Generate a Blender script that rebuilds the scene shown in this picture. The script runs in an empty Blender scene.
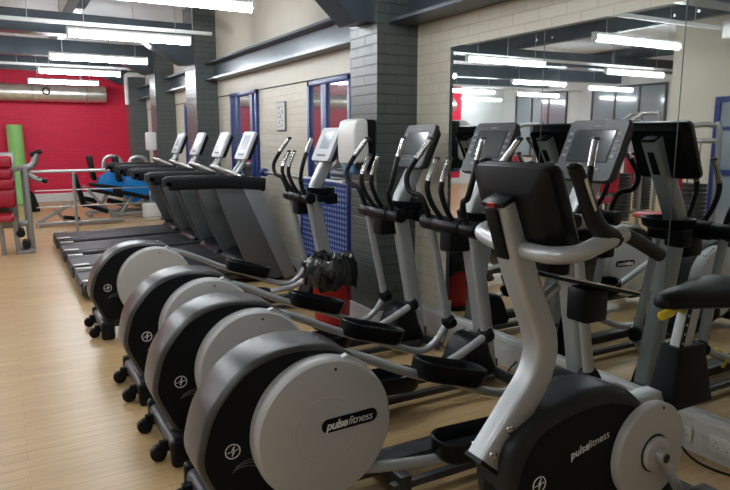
import bpy, bmesh, math, random
from mathutils import Vector, Matrix
random.seed(7)
C = bpy.context.scene.collection
V = Vector

# ------------------------------------------------------------------ materials
def mat(name, col, rough=0.5, metal=0.0, spec=0.5, bump=0.0, bscale=200, var=0.0, vscale=6, coat=0.0):
    m = bpy.data.materials.new(name); m.use_nodes = True
    n = m.node_tree.nodes; l = m.node_tree.links; b = n['Principled BSDF']
    b.inputs['Base Color'].default_value = (*col, 1); b.inputs['Roughness'].default_value = rough
    b.inputs['Metallic'].default_value = metal; b.inputs['Specular IOR Level'].default_value = spec
    b.inputs['Coat Weight'].default_value = coat; b.inputs['Coat Roughness'].default_value = 0.15
    tc = n.new('ShaderNodeTexCoord')
    if bump:
        t = n.new('ShaderNodeTexNoise'); t.inputs['Scale'].default_value = bscale
        bp = n.new('ShaderNodeBump'); bp.inputs['Strength'].default_value = bump; bp.inputs['Distance'].default_value = 0.002
        l.new(tc.outputs['Object'], t.inputs['Vector']); l.new(t.outputs['Fac'], bp.inputs['Height']); l.new(bp.outputs['Normal'], b.inputs['Normal'])
    if var:
        t = n.new('ShaderNodeTexNoise'); t.inputs['Scale'].default_value = vscale
        r = n.new('ShaderNodeValToRGB')
        r.color_ramp.elements[0].position = .3; r.color_ramp.elements[1].position = .7
        r.color_ramp.elements[0].color = (*[c*(1-var) for c in col], 1); r.color_ramp.elements[1].color = (*[min(1, c*(1+var)) for c in col], 1)
        l.new(tc.outputs['Object'], t.inputs['Vector']); l.new(t.outputs['Fac'], r.inputs['Fac']); l.new(r.outputs['Color'], b.inputs['Base Color'])
    return m

def brick_mat(name, col, mortar, bw=0.225, bh=0.075, rough=0.45, axis='y', strength=0.35, var=0.04, size=0.006):
    m = bpy.data.materials.new(name); m.use_nodes = True
    n = m.node_tree.nodes; l = m.node_tree.links; b = n['Principled BSDF']
    b.inputs['Roughness'].default_value = rough
    tc = n.new('ShaderNodeTexCoord'); sp = n.new('ShaderNodeSeparateXYZ'); cb = n.new('ShaderNodeCombineXYZ')
    ad = n.new('ShaderNodeMath'); ad.operation = 'ADD'
    l.new(tc.outputs['Object'], sp.inputs[0]); l.new(sp.outputs['X'], ad.inputs[0]); l.new(sp.outputs['Y'], ad.inputs[1])
    l.new(ad.outputs[0], cb.inputs['X']); l.new(sp.outputs['Z'], cb.inputs['Y'])
    t = n.new('ShaderNodeTexBrick'); t.inputs['Scale'].default_value = 1
    t.inputs['Brick Width'].default_value = bw; t.inputs['Row Height'].default_value = bh
    t.inputs['Mortar Size'].default_value = size; t.inputs['Mortar Smooth'].default_value = .6
    t.inputs['Color1'].default_value = (*[c*(1-var) for c in col], 1); t.inputs['Color2'].default_value = (*[c*(1+var) for c in col], 1)
    t.inputs['Mortar'].default_value = (*mortar, 1)
    bp = n.new('ShaderNodeBump'); bp.inputs['Strength'].default_value = strength; bp.inputs['Distance'].default_value = 0.006; bp.invert = True
    l.new(cb.outputs[0], t.inputs['Vector']); l.new(t.outputs['Color'], b.inputs['Base Color'])
    l.new(t.outputs['Fac'], bp.inputs['Height']); l.new(bp.outputs['Normal'], b.inputs['Normal'])
    return m

def floor_mat():
    m = bpy.data.materials.new('wood_floor'); m.use_nodes = True
    n = m.node_tree.nodes; l = m.node_tree.links; b = n['Principled BSDF']
    b.inputs['Roughness'].default_value = .33
    tc = n.new('ShaderNodeTexCoord'); t = n.new('ShaderNodeTexBrick'); t.inputs['Scale'].default_value = 1
    t.inputs['Brick Width'].default_value = 1.1; t.inputs['Row Height'].default_value = .09
    t.inputs['Mortar Size'].default_value = .0012; t.inputs['Bias'].default_value = 0
    t.inputs['Color1'].default_value = (.59, .41, .21, 1); t.inputs['Color2'].default_value = (.53, .36, .175, 1); t.inputs['Mortar'].default_value = (.36, .24, .14, 1)
    l.new(tc.outputs['Object'], t.inputs['Vector'])
    mp = n.new('ShaderNodeMapping'); mp.inputs['Scale'].default_value = (1.3, 16, 1)
    ns = n.new('ShaderNodeTexNoise'); ns.inputs['Scale'].default_value = 2.2; ns.inputs['Detail'].default_value = 5
    l.new(tc.outputs['Object'], mp.inputs[0]); l.new(mp.outputs[0], ns.inputs['Vector'])
    r = n.new('ShaderNodeValToRGB'); r.color_ramp.elements[0].position = .35; r.color_ramp.elements[1].position = .66
    r.color_ramp.elements[0].color = (.74, .70, .64, 1); r.color_ramp.elements[1].color = (1.08, 1.08, 1.08, 1)
    l.new(ns.outputs['Fac'], r.inputs['Fac'])
    mx = n.new('ShaderNodeMix'); mx.data_type = 'RGBA'; mx.blend_type = 'MULTIPLY'; mx.inputs[0].default_value = .5
    l.new(t.outputs['Color'], mx.inputs[6]); l.new(r.outputs['Color'], mx.inputs[7]); l.new(mx.outputs[2], b.inputs['Base Color'])
    return m

def emit(name, col, s):
    m = bpy.data.materials.new(name); m.use_nodes = True
    b = m.node_tree.nodes['Principled BSDF']; b.inputs['Emission Color'].default_value = (*col, 1); b.inputs['Emission Strength'].default_value = s
    b.inputs['Base Color'].default_value = (.9, .9, .9, 1)
    return m

def glass_mat(name, tint, fac, rough=.02):
    m = bpy.data.materials.new(name); m.use_nodes = True
    n = m.node_tree.nodes; l = m.node_tree.links; out = n['Material Output']
    b = n['Principled BSDF']; b.inputs['Base Color'].default_value = (*tint, 1); b.inputs['Roughness'].default_value = .25
    g = n.new('ShaderNodeBsdfGlossy'); g.inputs['Roughness'].default_value = rough; g.inputs['Color'].default_value = (.9, .93, .95, 1)
    mx = n.new('ShaderNodeMixShader'); mx.inputs[0].default_value = fac
    l.new(b.outputs[0], mx.inputs[1]); l.new(g.outputs[0], mx.inputs[2]); l.new(mx.outputs[0], out.inputs[0])
    return m

def perf_mat():
    m = mat('blue_perforated_metal', (.008, .035, .2), .4, .1)
    n = m.node_tree.nodes; l = m.node_tree.links; b = n['Principled BSDF']
    tc = n.new('ShaderNodeTexCoord'); sp = n.new('ShaderNodeSeparateXYZ'); l.new(tc.outputs['Object'], sp.inputs[0])
    def cell(o):
        a = n.new('ShaderNodeMath'); a.operation = 'MULTIPLY'; a.inputs[1].default_value = 1/.052; l.new(o, a.inputs[0])
        f = n.new('ShaderNodeMath'); f.operation = 'FRACT'; l.new(a.outputs[0], f.inputs[0])
        s = n.new('ShaderNodeMath'); s.operation = 'SUBTRACT'; s.inputs[1].default_value = .5; l.new(f.outputs[0], s.inputs[0])
        q = n.new('ShaderNodeMath'); q.operation = 'POWER'; q.inputs[1].default_value = 2; l.new(s.outputs[0], q.inputs[0]); return q
    ad = n.new('ShaderNodeMath'); l.new(cell(sp.outputs['Y']).outputs[0], ad.inputs[0]); l.new(cell(sp.outputs['Z']).outputs[0], ad.inputs[1])
    lt = n.new('ShaderNodeMath'); lt.operation = 'LESS_THAN'; lt.inputs[1].default_value = .075; l.new(ad.outputs[0], lt.inputs[0])
    mx = n.new('ShaderNodeMix'); mx.data_type = 'RGBA'; mx.inputs[6].default_value = (.01, .045, .26, 1); mx.inputs[7].default_value = (.42, .52, .68, 1)
    l.new(lt.outputs[0], mx.inputs[0]); l.new(mx.outputs[2], b.inputs['Base Color'])
    return m

M = dict(
 silver=mat('silver_paint', (.45, .47, .48), .33, .35, bump=.05, bscale=500),
 disc=mat('silver_disc_plastic', (.50, .505, .505), .42, .1, bump=.05, bscale=700),
 disc_light=mat('pale_disc_plastic', (.50, .50, .485), .42, .05, bump=.05, bscale=700),
 band=mat('gunmetal_band', (.07, .07, .07), .34, .5),
 dcover=mat('soft_black_cover', (.02, .022, .025), .42, spec=.3),
 black=mat('black_plastic', (.005, .006, .0075), .36, spec=.2, bump=.12, bscale=500),
 matte=mat('matte_black_plastic', (.005, .0058, .007), .55, spec=.18, bump=.25, bscale=420),
 grip=mat('black_rubber_grip', (.008, .009, .0105), .48, spec=.25, bump=.2, bscale=300),
 charcoal=mat('charcoal_paint', (.05, .052, .055), .38, .2),
 bezel=mat('dark_grey_bezel', (.034, .038, .040), .4),
 bezel_light=mat('light_grey_bezel', (.42, .44, .46), .4),
 screen=mat('console_screen', (.06, .07, .072), .12, spec=.8),
 screen_light=mat('pale_console_screen', (.33, .38, .42), .15, spec=.8),
 key=mat('console_key', (.16, .17, .18), .4),
 chrome=mat('chrome', (.62, .62, .62), .14, 1),
 steel=mat('brushed_steel', (.5, .5, .49), .3, .8),
 white=mat('white_plastic', (.74, .74, .72), .35),
 offwhite=mat('white_gloss_paint', (.66, .67, .66), .38, var=.03, vscale=3),
 gymgrey=mat('gym_frame_grey', (.30, .30, .29), .38, .5),
 text=mat('white_print', (.8, .8, .8), .5),
 tread=mat('treadmill_belt', (.018, .018, .02), .5, bump=.2, bscale=260),
 tgrey=mat('treadmill_wing_grey', (.085, .088, .09), .42),
 tedge=mat('treadmill_edge_grey', (.26, .27, .27), .4, .2),
 redpad=mat('red_vinyl', (.36, .012, .03), .35, bump=.1, bscale=90),
 redplastic=mat('red_plastic', (.42, .008, .012), .4),
 bag=mat('black_bin_bag', (.008, .008, .009), .16, spec=.8),
 blue=mat('blue_gloss_paint', (.018, .04, .19), .35),
 bluedisc=mat('bright_blue_plastic', (.0, .20, .58), .4),
 yellow=mat('yellow_plastic', (.72, .55, .02), .4),
 green=mat('green_foam', (.25, .52, .16), .7, bump=.2, bscale=80),
 beam=mat('dark_steel_paint', (.065, .082, .10), .3, .25, var=.15, vscale=3),
 ceil=mat('ceiling_board', (.66, .67, .70), .7, var=.06, vscale=1.2),
 duct=mat('galvanised_duct', (.68, .66, .60), .34, .8, var=.12, vscale=8),
 mirror=mat('mirror_silver', (.70, .745, .73), .015, 1),
 dark=mat('dark_gap_and_shadow', (.02, .02, .022), .7),
 paper=mat('white_paper', (.7, .7, .67), .7),
 ink=mat('print_ink', (.25, .22, .22), .7),
 cream=brick_mat('cream_painted_brick', (.68, .63, .52), (.58, .53, .43), strength=.3),
 creamplain=mat('cream_plaster', (.68, .63, .53), .5, var=.03, vscale=2),
 redwall=brick_mat('red_painted_brick', (.64, .004, .05), (.46, .003, .036), strength=.5, rough=.6),
 slate=brick_mat('slate_painted_brick', (.085, .10, .096), (.055, .065, .062), strength=.6, rough=.33, size=.007),
 pale=mat('pale_plaster', (.72, .74, .73), .6, var=.02, vscale=2),
 floor=floor_mat(),
 perf=perf_mat(),
 glass=glass_mat('window_glass', (.10, .12, .14), .55),
 bigwin=glass_mat('frosted_daylight_glass', (.30, .36, .42), .12, .1),
 tube=emit('fluorescent_tube', (.90, .955, 1.0), 34),
)

# ------------------------------------------------------------------ mesh helpers
def new(): return bmesh.new()
def box(bm, x0, x1, y0, y1, z0, z1, bev=0, seg=2, mx=None):
    r = bmesh.ops.create_cube(bm, size=1); vs = r['verts']
    for v in vs: v.co = V((x0+(v.co.x+.5)*(x1-x0), y0+(v.co.y+.5)*(y1-y0), z0+(v.co.z+.5)*(z1-z0)))
    if bev:
        es = list({e for v in vs for e in v.link_edges})
        rr = bmesh.ops.bevel(bm, geom=es, offset=bev, segments=seg, affect='EDGES', profile=.5)
        vs = list({v for v in rr['verts']} | {v for v in vs if v.is_valid})
    if mx is not None:
        for v in vs: v.co = mx @ v.co
    return vs
def obox(bm, c, sx, sy, sz, rot=None, bev=0):
    mx = Matrix.Translation(V(c)) @ (rot.to_4x4() if rot else Matrix())
    return box(bm, -sx/2, sx/2, -sy/2, sy/2, -sz/2, sz/2, bev, 2, mx)
def spline(pts, n=6):
    P = [V(p) for p in pts]
    if len(P) < 3: return P
    out = []
    for i in range(len(P)-1):
        p0 = P[i-1] if i else P[0]*2-P[1]; p1 = P[i]; p2 = P[i+1]; p3 = P[i+2] if i+2 < len(P) else P[-1]*2-P[-2]
        for k in range(n):
            t = k/n
            out.append(.5*((2*p1)+(p2-p0)*t+(2*p0-5*p1+4*p2-p3)*t*t+(3*p1-p0-3*p2+p3)*t**3))
    out.append(P[-1]); return out
def sweep(bm, pts, sec, ref=None, cap=True):
    """sec: list of (a,b) or function(i/n)->list; a along side vector, b along normal"""
    n = len(pts); rings = []; prev = None
    for i, p in enumerate(pts):
        t = (pts[min(i+1, n-1)]-pts[max(i-1, 0)]).normalized()
        if ref is not None: s = V(ref); s = (s-t*s.dot(t)).normalized()
        else:
            if prev is None:
                a = V((0, 0, 1)) if abs(t.z) < .9 else V((1, 0, 0)); s = (a-t*a.dot(t)).normalized()
            else: s = (prev-t*prev.dot(t)).normalized()
        prev = s; nn = t.cross(s)
        S = sec(i/(n-1)) if callable(sec) else sec
        rings.append([bm.verts.new(p+s*a+nn*b) for a, b in S])
    k = len(rings[0])
    for i in range(n-1):
        for j in range(k):
            bm.faces.new((rings[i][j], rings[i][(j+1) % k], rings[i+1][(j+1) % k], rings[i+1][j]))
    if cap:
        bm.faces.new(rings[0][::-1]); bm.faces.new(rings[-1])
    return rings
def circ(r, k=12): return [(r*math.cos(2*math.pi*i/k), r*math.sin(2*math.pi*i/k)) for i in range(k)]
def rrect(w, h, r, k=4):
    o = []
    for cx, cy, a0 in ((w/2-r, h/2-r, 0), (-w/2+r, h/2-r, 90), (-w/2+r, -h/2+r, 180), (w/2-r, -h/2+r, 270)):
        for i in range(k+1):
            a = math.radians(a0+90*i/k); o.append((cx+r*math.cos(a), cy+r*math.sin(a)))
    return o
def tube(bm, pts, r, n=6, k=12, smooth=True):
    P = spline(pts, n) if smooth else [V(p) for p in pts]
    sweep(bm, P, circ(r, k) if not callable(r) else (lambda t: circ(r(t), k)))
def cyl(bm, a, b, r, k=24, bev=0):
    a, b = V(a), V(b); d = (b-a).normalized()
    if bev:
        pts = [a, a+d*bev*.3, a+d*bev, b-d*bev, b-d*bev*.3, b]; rr = [r-bev, r-bev*.3, r, r, r-bev*.3, r-bev]
        ref = V((0, 0, 1)) if abs(d.z) < .9 else V((1, 0, 0)); s = (ref-d*ref.dot(d)).normalized(); nn = d.cross(s)
        rings = [[bm.verts.new(p+s*x+nn*y) for x, y in circ(q, k)] for p, q in zip(pts, rr)]
        for i in range(5):
            for j in range(k): bm.faces.new((rings[i][j], rings[i][(j+1) % k], rings[i+1][(j+1) % k], rings[i+1][j]))
        bm.faces.new(rings[0][::-1]); bm.faces.new(rings[-1])
    else: sweep(bm, [a, b], circ(r, k))
def ball(bm, c, r, sz=1):
    rr = bmesh.ops.create_uvsphere(bm, u_segments=16, v_segments=10, radius=r)
    for v in rr['verts']: v.co = V((v.co.x, v.co.y, v.co.z*sz))+V(c)
def torus_y(bm, c, R, r, k=48, q=8):
    c = V(c); rings = []
    for i in range(k):
        a = 2*math.pi*i/k; d = V((math.cos(a), 0, math.sin(a)))
        rings.append([bm.verts.new(c+d*(R+r*math.cos(2*math.pi*j/q))+V((0, r*math.sin(2*math.pi*j/q), 0))) for j in range(q)])
    for i in range(k):
        for j in range(q): bm.faces.new((rings[i][j], rings[i][(j+1) % q], rings[(i+1) % k][(j+1) % q], rings[(i+1) % k][j]))
def smooth2(out, n=4):
    """closed catmull-rom of 2D outline"""
    L = len(out); res = []
    for i in range(L):
        p0, p1, p2, p3 = [V((*out[(i+d) % L], 0)) for d in (-1, 0, 1, 2)]
        for k in range(n):
            t = k/n; q = .5*((2*p1)+(p2-p0)*t+(2*p0-5*p1+4*p2-p3)*t*t+(3*p1-p0-3*p2+p3)*t**3); res.append((q.x, q.y))
    return res
def inset(out, d):
    """scale outline towards its centre by about d metres"""
    cx = sum(p[0] for p in out)/len(out); cz = sum(p[1] for p in out)/len(out); o = []
    for x, z in out:
        L = math.hypot(x-cx, z-cz); f = max(0, (L-d)/L) if L else 1; o.append((cx+(x-cx)*f, cz+(z-cz)*f))
    return o
def prism(bm, out, y0, y1, rnd=0, seg=4):
    """XZ outline extruded along Y, with rounded shoulders of radius rnd"""
    layers = []
    if rnd:
        for i in range(seg+1):
            a = math.pi/2*i/seg; layers.append((y0+rnd*(1-math.sin(a)), rnd*(1-math.cos(a)) if False else rnd*(1-math.sin(math.pi/2-a)) ))
        lo = [(y0+rnd*(1-math.cos(math.pi/2*i/seg)), rnd*(1-math.sin(math.pi/2*i/seg))) for i in range(seg+1)]
        hi = [(y1-(y-y0), d) for y, d in reversed(lo)]
        layers = lo+hi
    else: layers = [(y0, 0), (y1, 0)]
    rings = [[bm.verts.new((x, y, z)) for x, z in inset(out, d)] for y, d in layers]
    k = len(out)
    for a, b in zip(rings, rings[1:]):
        for j in range(k): bm.faces.new((a[j], a[(j+1) % k], b[(j+1) % k], b[j]))
    bm.faces.new(rings[0][::-1]); bm.faces.new(rings[-1])
def obj(name, bm, m, parent=None, sharp=38, smooth=True):
    bmesh.ops.recalc_face_normals(bm, faces=bm.faces)
    me = bpy.data.meshes.new(name); bm.to_mesh(me); bm.free()
    if smooth:
        for p in me.polygons: p.use_smooth = True
        me.set_sharp_from_angle(angle=math.radians(sharp))
    me.materials.append(M[m] if isinstance(m, str) else m)
    o = bpy.data.objects.new(name, me); C.objects.link(o)
    if parent: o.parent = parent
    return o
def one(name, m, parent, fn, *a, **k):
    bm = new(); fn(bm, *a, **k); return obj(name, bm, m, parent)
def each(name, m, parent, *fns):
    return [one(name, m, parent, f) for f in fns]
def thing(name, label, cat, loc=(0, 0, 0), group=None, rz=0):
    o = bpy.data.objects.new(name, None); C.objects.link(o); o.empty_display_size = .1
    o.location = loc; o.rotation_euler = (0, 0, rz); o['label'] = label; o['category'] = cat
    if group: o['group'] = group
    return o
def tag(o, label, cat, group=None):
    o['label'] = label; o['category'] = cat
    if group: o['group'] = group
    return o
def struct(name, m, fn, *a, **k):
    o = one(name, m, None, fn, *a, **k); o['kind'] = 'structure'; return o
def copy_tree(o, parent=None):
    c = o.copy(); C.objects.link(c)
    if parent: c.parent = parent
    for ch in [x for x in o.children]: copy_tree(ch, c)
    return c
def lettering(name, s, size, m, mx, parent, shear=.12, offset=0.0, space=.92):
    cu = bpy.data.curves.new(name+'_c', 'FONT'); cu.body = s; cu.size = size; cu.extrude = .0008; cu.shear = shear; cu.offset = offset; cu.space_character = space
    cu.align_x = 'CENTER'; cu.align_y = 'CENTER'
    t = bpy.data.objects.new(name+'_t', cu); C.objects.link(t)
    dg = bpy.context.evaluated_depsgraph_get(); me = bpy.data.meshes.new_from_object(t.evaluated_get(dg))
    bpy.data.objects.remove(t); me.transform(mx); me.materials.clear(); me.materials.append(M[m]); me.name = name
    o = bpy.data.objects.new(name, me); C.objects.link(o); o.parent = parent; return o
# text facing -Y: local x -> +X, local y -> +Z
FACE_NY = Matrix(((1, 0, 0, 0), (0, 0, -1, 0), (0, 1, 0, 0), (0, 0, 0, 1)))
def emblem(bm, x, y, z, r):
    torus_y(bm, (x, y, z), r, r*.07, 28, 6)
    for a, b in (((-.75, -.1), (-.2, -.05)), ((-.2, -.05), (.25, .75)), ((.25, .75), (-.1, -.7)), ((-.1, -.7), (.25, .05)), ((.25, .05), (.8, .15))):
        cyl(bm, (x+a[0]*r, y, z+a[1]*r), (x+b[0]*r, y, z+b[1]*r), r*.06, 6)

# ------------------------------------------------------------------ setting
WX = 2.93
def wall_quad(bm, *b): box(bm, *b)
struct('floor', 'floor', box, -9.6, 3.1, -4, 17.6, -.1, 0)
struct('ceiling', 'ceil', box, -9.6, 3.1, -4, 17.6, 3.5, 3.6)
struct('wall_right', 'cream', box, WX, WX+.2, -4, 17.5, 0, 2.14)
struct('wall_right_upper', 'creamplain', box, WX-.006, WX+.2, 4.5, 17.5, 2.14, 3.5)
struct('wall_right_upper_near', 'cream', box, WX, WX+.2, -4, 4.5, 2.14, 3.5)
struct('wall_back', 'redwall', box, -7.6, 2.95, 17.3, 17.5, 0, 3.5)
struct('wall_back_cream', 'pale', box, -9.6, -7.6, 17.28, 17.5, 0, 3.5)
struct('wall_left', 'pale', box, -9.6, -9.4, 6.6, 17.5, 0, 3.5)
struct('wall_front', 'creamplain', box, -9.6, 3.1, -4.2, -4, 0, 3.5)
struct('wall_left_near', 'creamplain', box, -3.6, -3.4, -4, 6.6, 0, 3.5)
struct('wall_left_return', 'creamplain', box, -9.6, -3.6, 6.4, 6.6, 0, 3.5)
struct('baseboard_back', 'offwhite', box, -7.6, 2.9, 17.26, 17.3, 0, .2, .005)
def trunk(bm):
    prof = [(WX-.05, 0), (WX-.05, .185), (WX-.043, .2), (WX, .2), (WX, 0)]
    box(bm, WX-.046, WX, -3.9, 4.32, 0, .205, .006)
    box(bm, WX-.052, WX, -3.9, 4.32, .165, .19, .004)
struct('baseboard_right', 'offwhite', trunk)
struct('baseboard_far_right', 'offwhite', box, WX-.02, WX, 4.7, 17.2, 0, .15, .004)
# dark brick columns
cols = [(2.56, 4.34, 4.77), (2.60, 9.66, 10.25), (2.58, 12.36, 12.86), (2.59, 15.0, 15.6)]
for i, (x0, y0, y1) in enumerate(cols):
    o = struct('trim_%d' % (i+1), 'slate', box, x0, WX+.02, y0, y1, 0, 3.45)
# skirting round column A
struct('trim_5', 'offwhite', lambda bm: (box(bm, 2.54, 2.56, 4.34, 4.77, 0, .15), box(bm, 2.54, WX-.05, 4.325, 4.34, 0, .15)))
# I-beams along the wall
def ibeam(bm, y0, y1, x0, x1, z0, z1, f=.025):
    box(bm, x0, x1, y0, y1, z0, z0+f); box(bm, x0, x1, y0, y1, z1-f, z1); xm = (x0+x1)/2+.05
    box(bm, xm-.01, xm+.01, y0, y1, z0+f, z1-f)
struct('trim_6', 'beam', ibeam, -4, 4.34, 2.66, WX, 2.41, 2.72)
struct('trim_7', 'beam', ibeam, 4.77, 9.66, 2.74, WX, 2.37, 2.63)
struct('trim_8', 'beam', ibeam, 10.25, 12.36, 2.74, WX, 2.36, 2.62)
struct('trim_9', 'beam', ibeam, 12.86, 15.0, 2.74, WX, 2.36, 2.62)
# transverse portal beams with haunches
def portal(bm, y0, y1, xc, zc=2.42, zb=2.95, reach=.62):
    prism(bm, [(xc+.02, zc), (xc-.15, zc-.02), (xc-.15-reach, zb), (-9.4, zb+.12), (-9.4, zb+.40), (xc-.15-reach, zb+.28), (xc+.02, zb+.28)], y0, y1)
struct('trim_10', 'beam', portal, 4.38, 4.68, 2.56)
struct('trim_11', 'beam', portal, 9.75, 10.05, 2.60, 2.62, 2.90, .55)
struct('trim_12', 'beam', portal, 12.45, 12.7, 2.58, 2.7, 2.9, .5)
struct('trim_13', 'beam', portal, 15.15, 15.4, 2.59, 2.7, 2.9, .5)
def small_beams(bm):
    for x in (-6.6, -3.2, -.4, 1.1): box(bm, x-.06, x+.06, -3.9, 17.2, 3.25, 3.49)
struct('trim_14', 'beam', small_beams)
# dark strip over the windows: the lintel's shadow line put in as colour
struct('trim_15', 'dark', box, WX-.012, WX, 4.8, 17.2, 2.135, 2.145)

# windows in the right wall
def window(name, y0, y1, z0, z1, mull, pane='glass', x=WX):
    def fr(bm):
        t = .055
        box(bm, x-.04, x+.01, y0, y1, z1-t, z1, .004); box(bm, x-.04, x+.01, y0, y1, z0, z0+t, .004)
        box(bm, x-.04, x+.01, y0, y0+t, z0, z1, .004); box(bm, x-.04, x+.01, y1-t, y1, z0, z1, .004)
        for q, w in mull: box(bm, x-.035, x+.01, q-w/2, q+w/2, z0+.02, z1-.02, .004)
    root = one(name, 'blue', None, fr); root['kind'] = 'structure'
    one('window_pane', pane, root, box, x-.012, x-.004, y0+.03, y1-.03, z0+.03, z1-.03)
window('window_1', 5.40, 6.37, .0, 2.13, [(5.98, .13)])
window('window_2', 7.93, 9.0, .0, 2.15, [(8.14, .10), (8.72, .07)])
window('window_3', 10.6, 11.6, .0, 2.12, [(11.1, .06)])
# far opposite windows seen in the mirror
def bigwin(name, y0, y1):
    def fr(bm):
        box(bm, -9.4, -9.36, y0, y1, .9, .96); box(bm, -9.4, -9.36, y0, y1, 2.9, 2.96)
        for k in range(4):
            y = y0+(y1-y0)*k/3; box(bm, -9.4, -9.36, y-.03, y+.03, .9, 2.96)
    r = one(name, 'charcoal', None, fr); r['kind'] = 'structure'
    one('window_pane', 'bigwin', r, box, -9.39, -9.38, y0, y1, .92, 2.94)
bigwin('window_4', 7.2, 10.2); bigwin('window_5', 11.0, 13.4); bigwin('window_6', 14.4, 16.6)
# blue framed door in the near partition, seen in the mirror
def door(bm):
    x = -3.4
    for a, b in ((3.95, 4.03), (4.9, 4.98), (5.75, 5.83)): box(bm, x, x+.05, a, b, 0, 2.12)
    for a, b in ((0, .1), (1.0, 1.08), (1.65, 1.7), (2.05, 2.13)): box(bm, x, x+.045, 3.95, 5.83, a, b)
d = one('door_1', 'blue', None, door); d['kind'] = 'structure'
one('door_glass', 'bigwin', d, box, -3.395, -3.38, 4.0, 5.8, .1, 2.08)

# wall mirror, four frameless panels
ms = [(3.90, 2.965, 'leftmost mirror panel, edge against cream brick beside the dark column'),
      (2.960, 2.037, 'middle mirror panel between the two vertical joints'),
      (2.032, 1.11, 'right mirror panel behind the exercise bike saddle'),
      ]
for a, b, lab in ms:
    r = thing('wall_mirror', 'frameless wall '+lab, 'mirror', (WX, (a+b)/2, .205), 'frameless mirror panels along the wall')
    h = (a-b)/2
    one('mirror_glass', 'mirror', r, box, -.008, -.002, -h, h, .002, 1.99)
    def clips(bm, h=h):
        for y in (-h+.06, h-.06):
            cyl(bm, (-.012, y, 1.93), (-.008, y, 1.93), .007, 12)
    one('mirror_screw', 'chrome', r, clips)
    one('polished_edge', 'key', r, lambda bm, h=h: (box(bm, -.009, 0, -h-.0015, -h, 0.002, 1.99), box(bm, -.009, 0, h, h+.0015, 0.002, 1.99)))

# ------------------------------------------------------------------ lamps
lamp0 = thing('fluorescent_lamp', 'x', 'lamp', (0, 0, 0), 'fluorescent ceiling lamps')
one('lamp_body', 'white', lamp0, box, -.67, .67, -.03, .03, .035, .07, .006)
one('diffuser', 'tube', lamp0, lambda bm: sweep(bm, [V((-.66, 0, 0)), V((.66, 0, 0))], [(a, b) for a, b in circ(.038, 16)]))
def caps(bm):
    for s in (-1, 1): box(bm, s*.735-.018, s*.735+.018, -.05, .05, -.045, .08, .006)
each('end_cap', 'white', lamp0, *[lambda bm, s=s: box(bm, s*.67-.012, s*.67+.012, -.04, .04, -.04, .07, .006) for s in (-1, 1)])
def hang(bm):
    for s in (-.5, .5): cyl(bm, (s, 0, .08), (s, 0, .745), .004, 6)
each('suspension_wire', 'steel', lamp0, *[lambda bm, s=s: cyl(bm, (s, 0, .07), (s, 0, .835), .004, 6) for s in (-.5, .5)])
first = [True]
def lamp(x, y, lab, z=2.735):
    if first[0]: o = lamp0; first[0] = False
    else: o = copy_tree(lamp0)
    o.location = (x, y, z); o['label'] = lab; return o
L1 = ['nearest ceiling lamp, cut by the top edge of the photo', 'second ceiling lamp from the top of the photo, hung before the dark column',
      'third ceiling lamp counting from the top of the photo', 'fourth ceiling lamp counting away, just ahead of the last one', 'farthest ceiling lamp, hung just in front of the red wall duct']
for (x, y), lab in zip([(1.50, 5.98), (1.43, 7.98), (1.40, 10.4), (1.37, 12.7), (1.30, 15.1)], L1): lamp(x, y, 'white fluorescent '+lab, 2.735 if y < 7 else 2.675)
for x, y, lab in [(-1.35, 5.65, 'large upper right lamp in the mirror, crossing towards the second joint'),
                  (-1.35, 8.1, 'lamp in the mirror at the top of its left panel'),
                  (-4.75, 8.35, 'lamp in the mirror below the largest one, right of the first joint'),
                  (-4.8, 10.9, 'lamp in the mirror left of the first joint in the middle height'),
                  (-7.6, 11.3, 'third lamp down in the mirror above the large dark console'),
                  (-5.1, 13.7, 'lamp in the mirror at its left edge'),
                  (-7.7, 13.9, 'lamp in the mirror low beside the first joint'),
                  (-7.7, 16.4, 'lowest lamp in the mirror left panel'),
                  (-1.35, 10.5, 'lamp in the mirror near its left edge, upper one'),
                  (-1.35, 12.9, 'lamp of the middle row hung far back near the red wall'),
                  (1.42, 3.4, 'lamp added out of frame above the cross trainers for light'),  # unseen lamp, added to light the cross trainers from above
                  (-1.35, 3.0, 'unseen lamp added over the open floor left of the cross trainers'),  # added out of view to brighten the near floor
                  (-1.35, .4, 'unseen lamp added for light over the open floor behind the viewer'),  # extra lamp out of view, lights the foreground from behind
                  ]:
    lamp(x, y, 'white fluorescent '+lab).scale.x = 1.2 if x < 0 else 1
# white conduits carrying the lamps
for y, z, lab in [(8.6, 2.86, 'long white cable trunking across the ceiling nearest the viewer'), (13.4, 2.83, 'long white cable trunking across the ceiling farther back'), (5.2, 2.9, 'white cable trunking across the ceiling seen in the mirror')]:
    ct = thing('cable_trunking', lab, 'cable trunking', (0, y, z), 'white cable trunking under the ceiling')
    one('trunking_body', 'offwhite', ct, box, -8.9, 2.55, -.025, .025, 0, .045, .005)
    each('hanger', 'steel', ct, *[lambda bm, x=x: cyl(bm, (x, 0, .045), (x, 0, 3.5-z), .005, 6) for x in (-7.4, -4.4, -1.8, .4, 2.3)])
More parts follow.
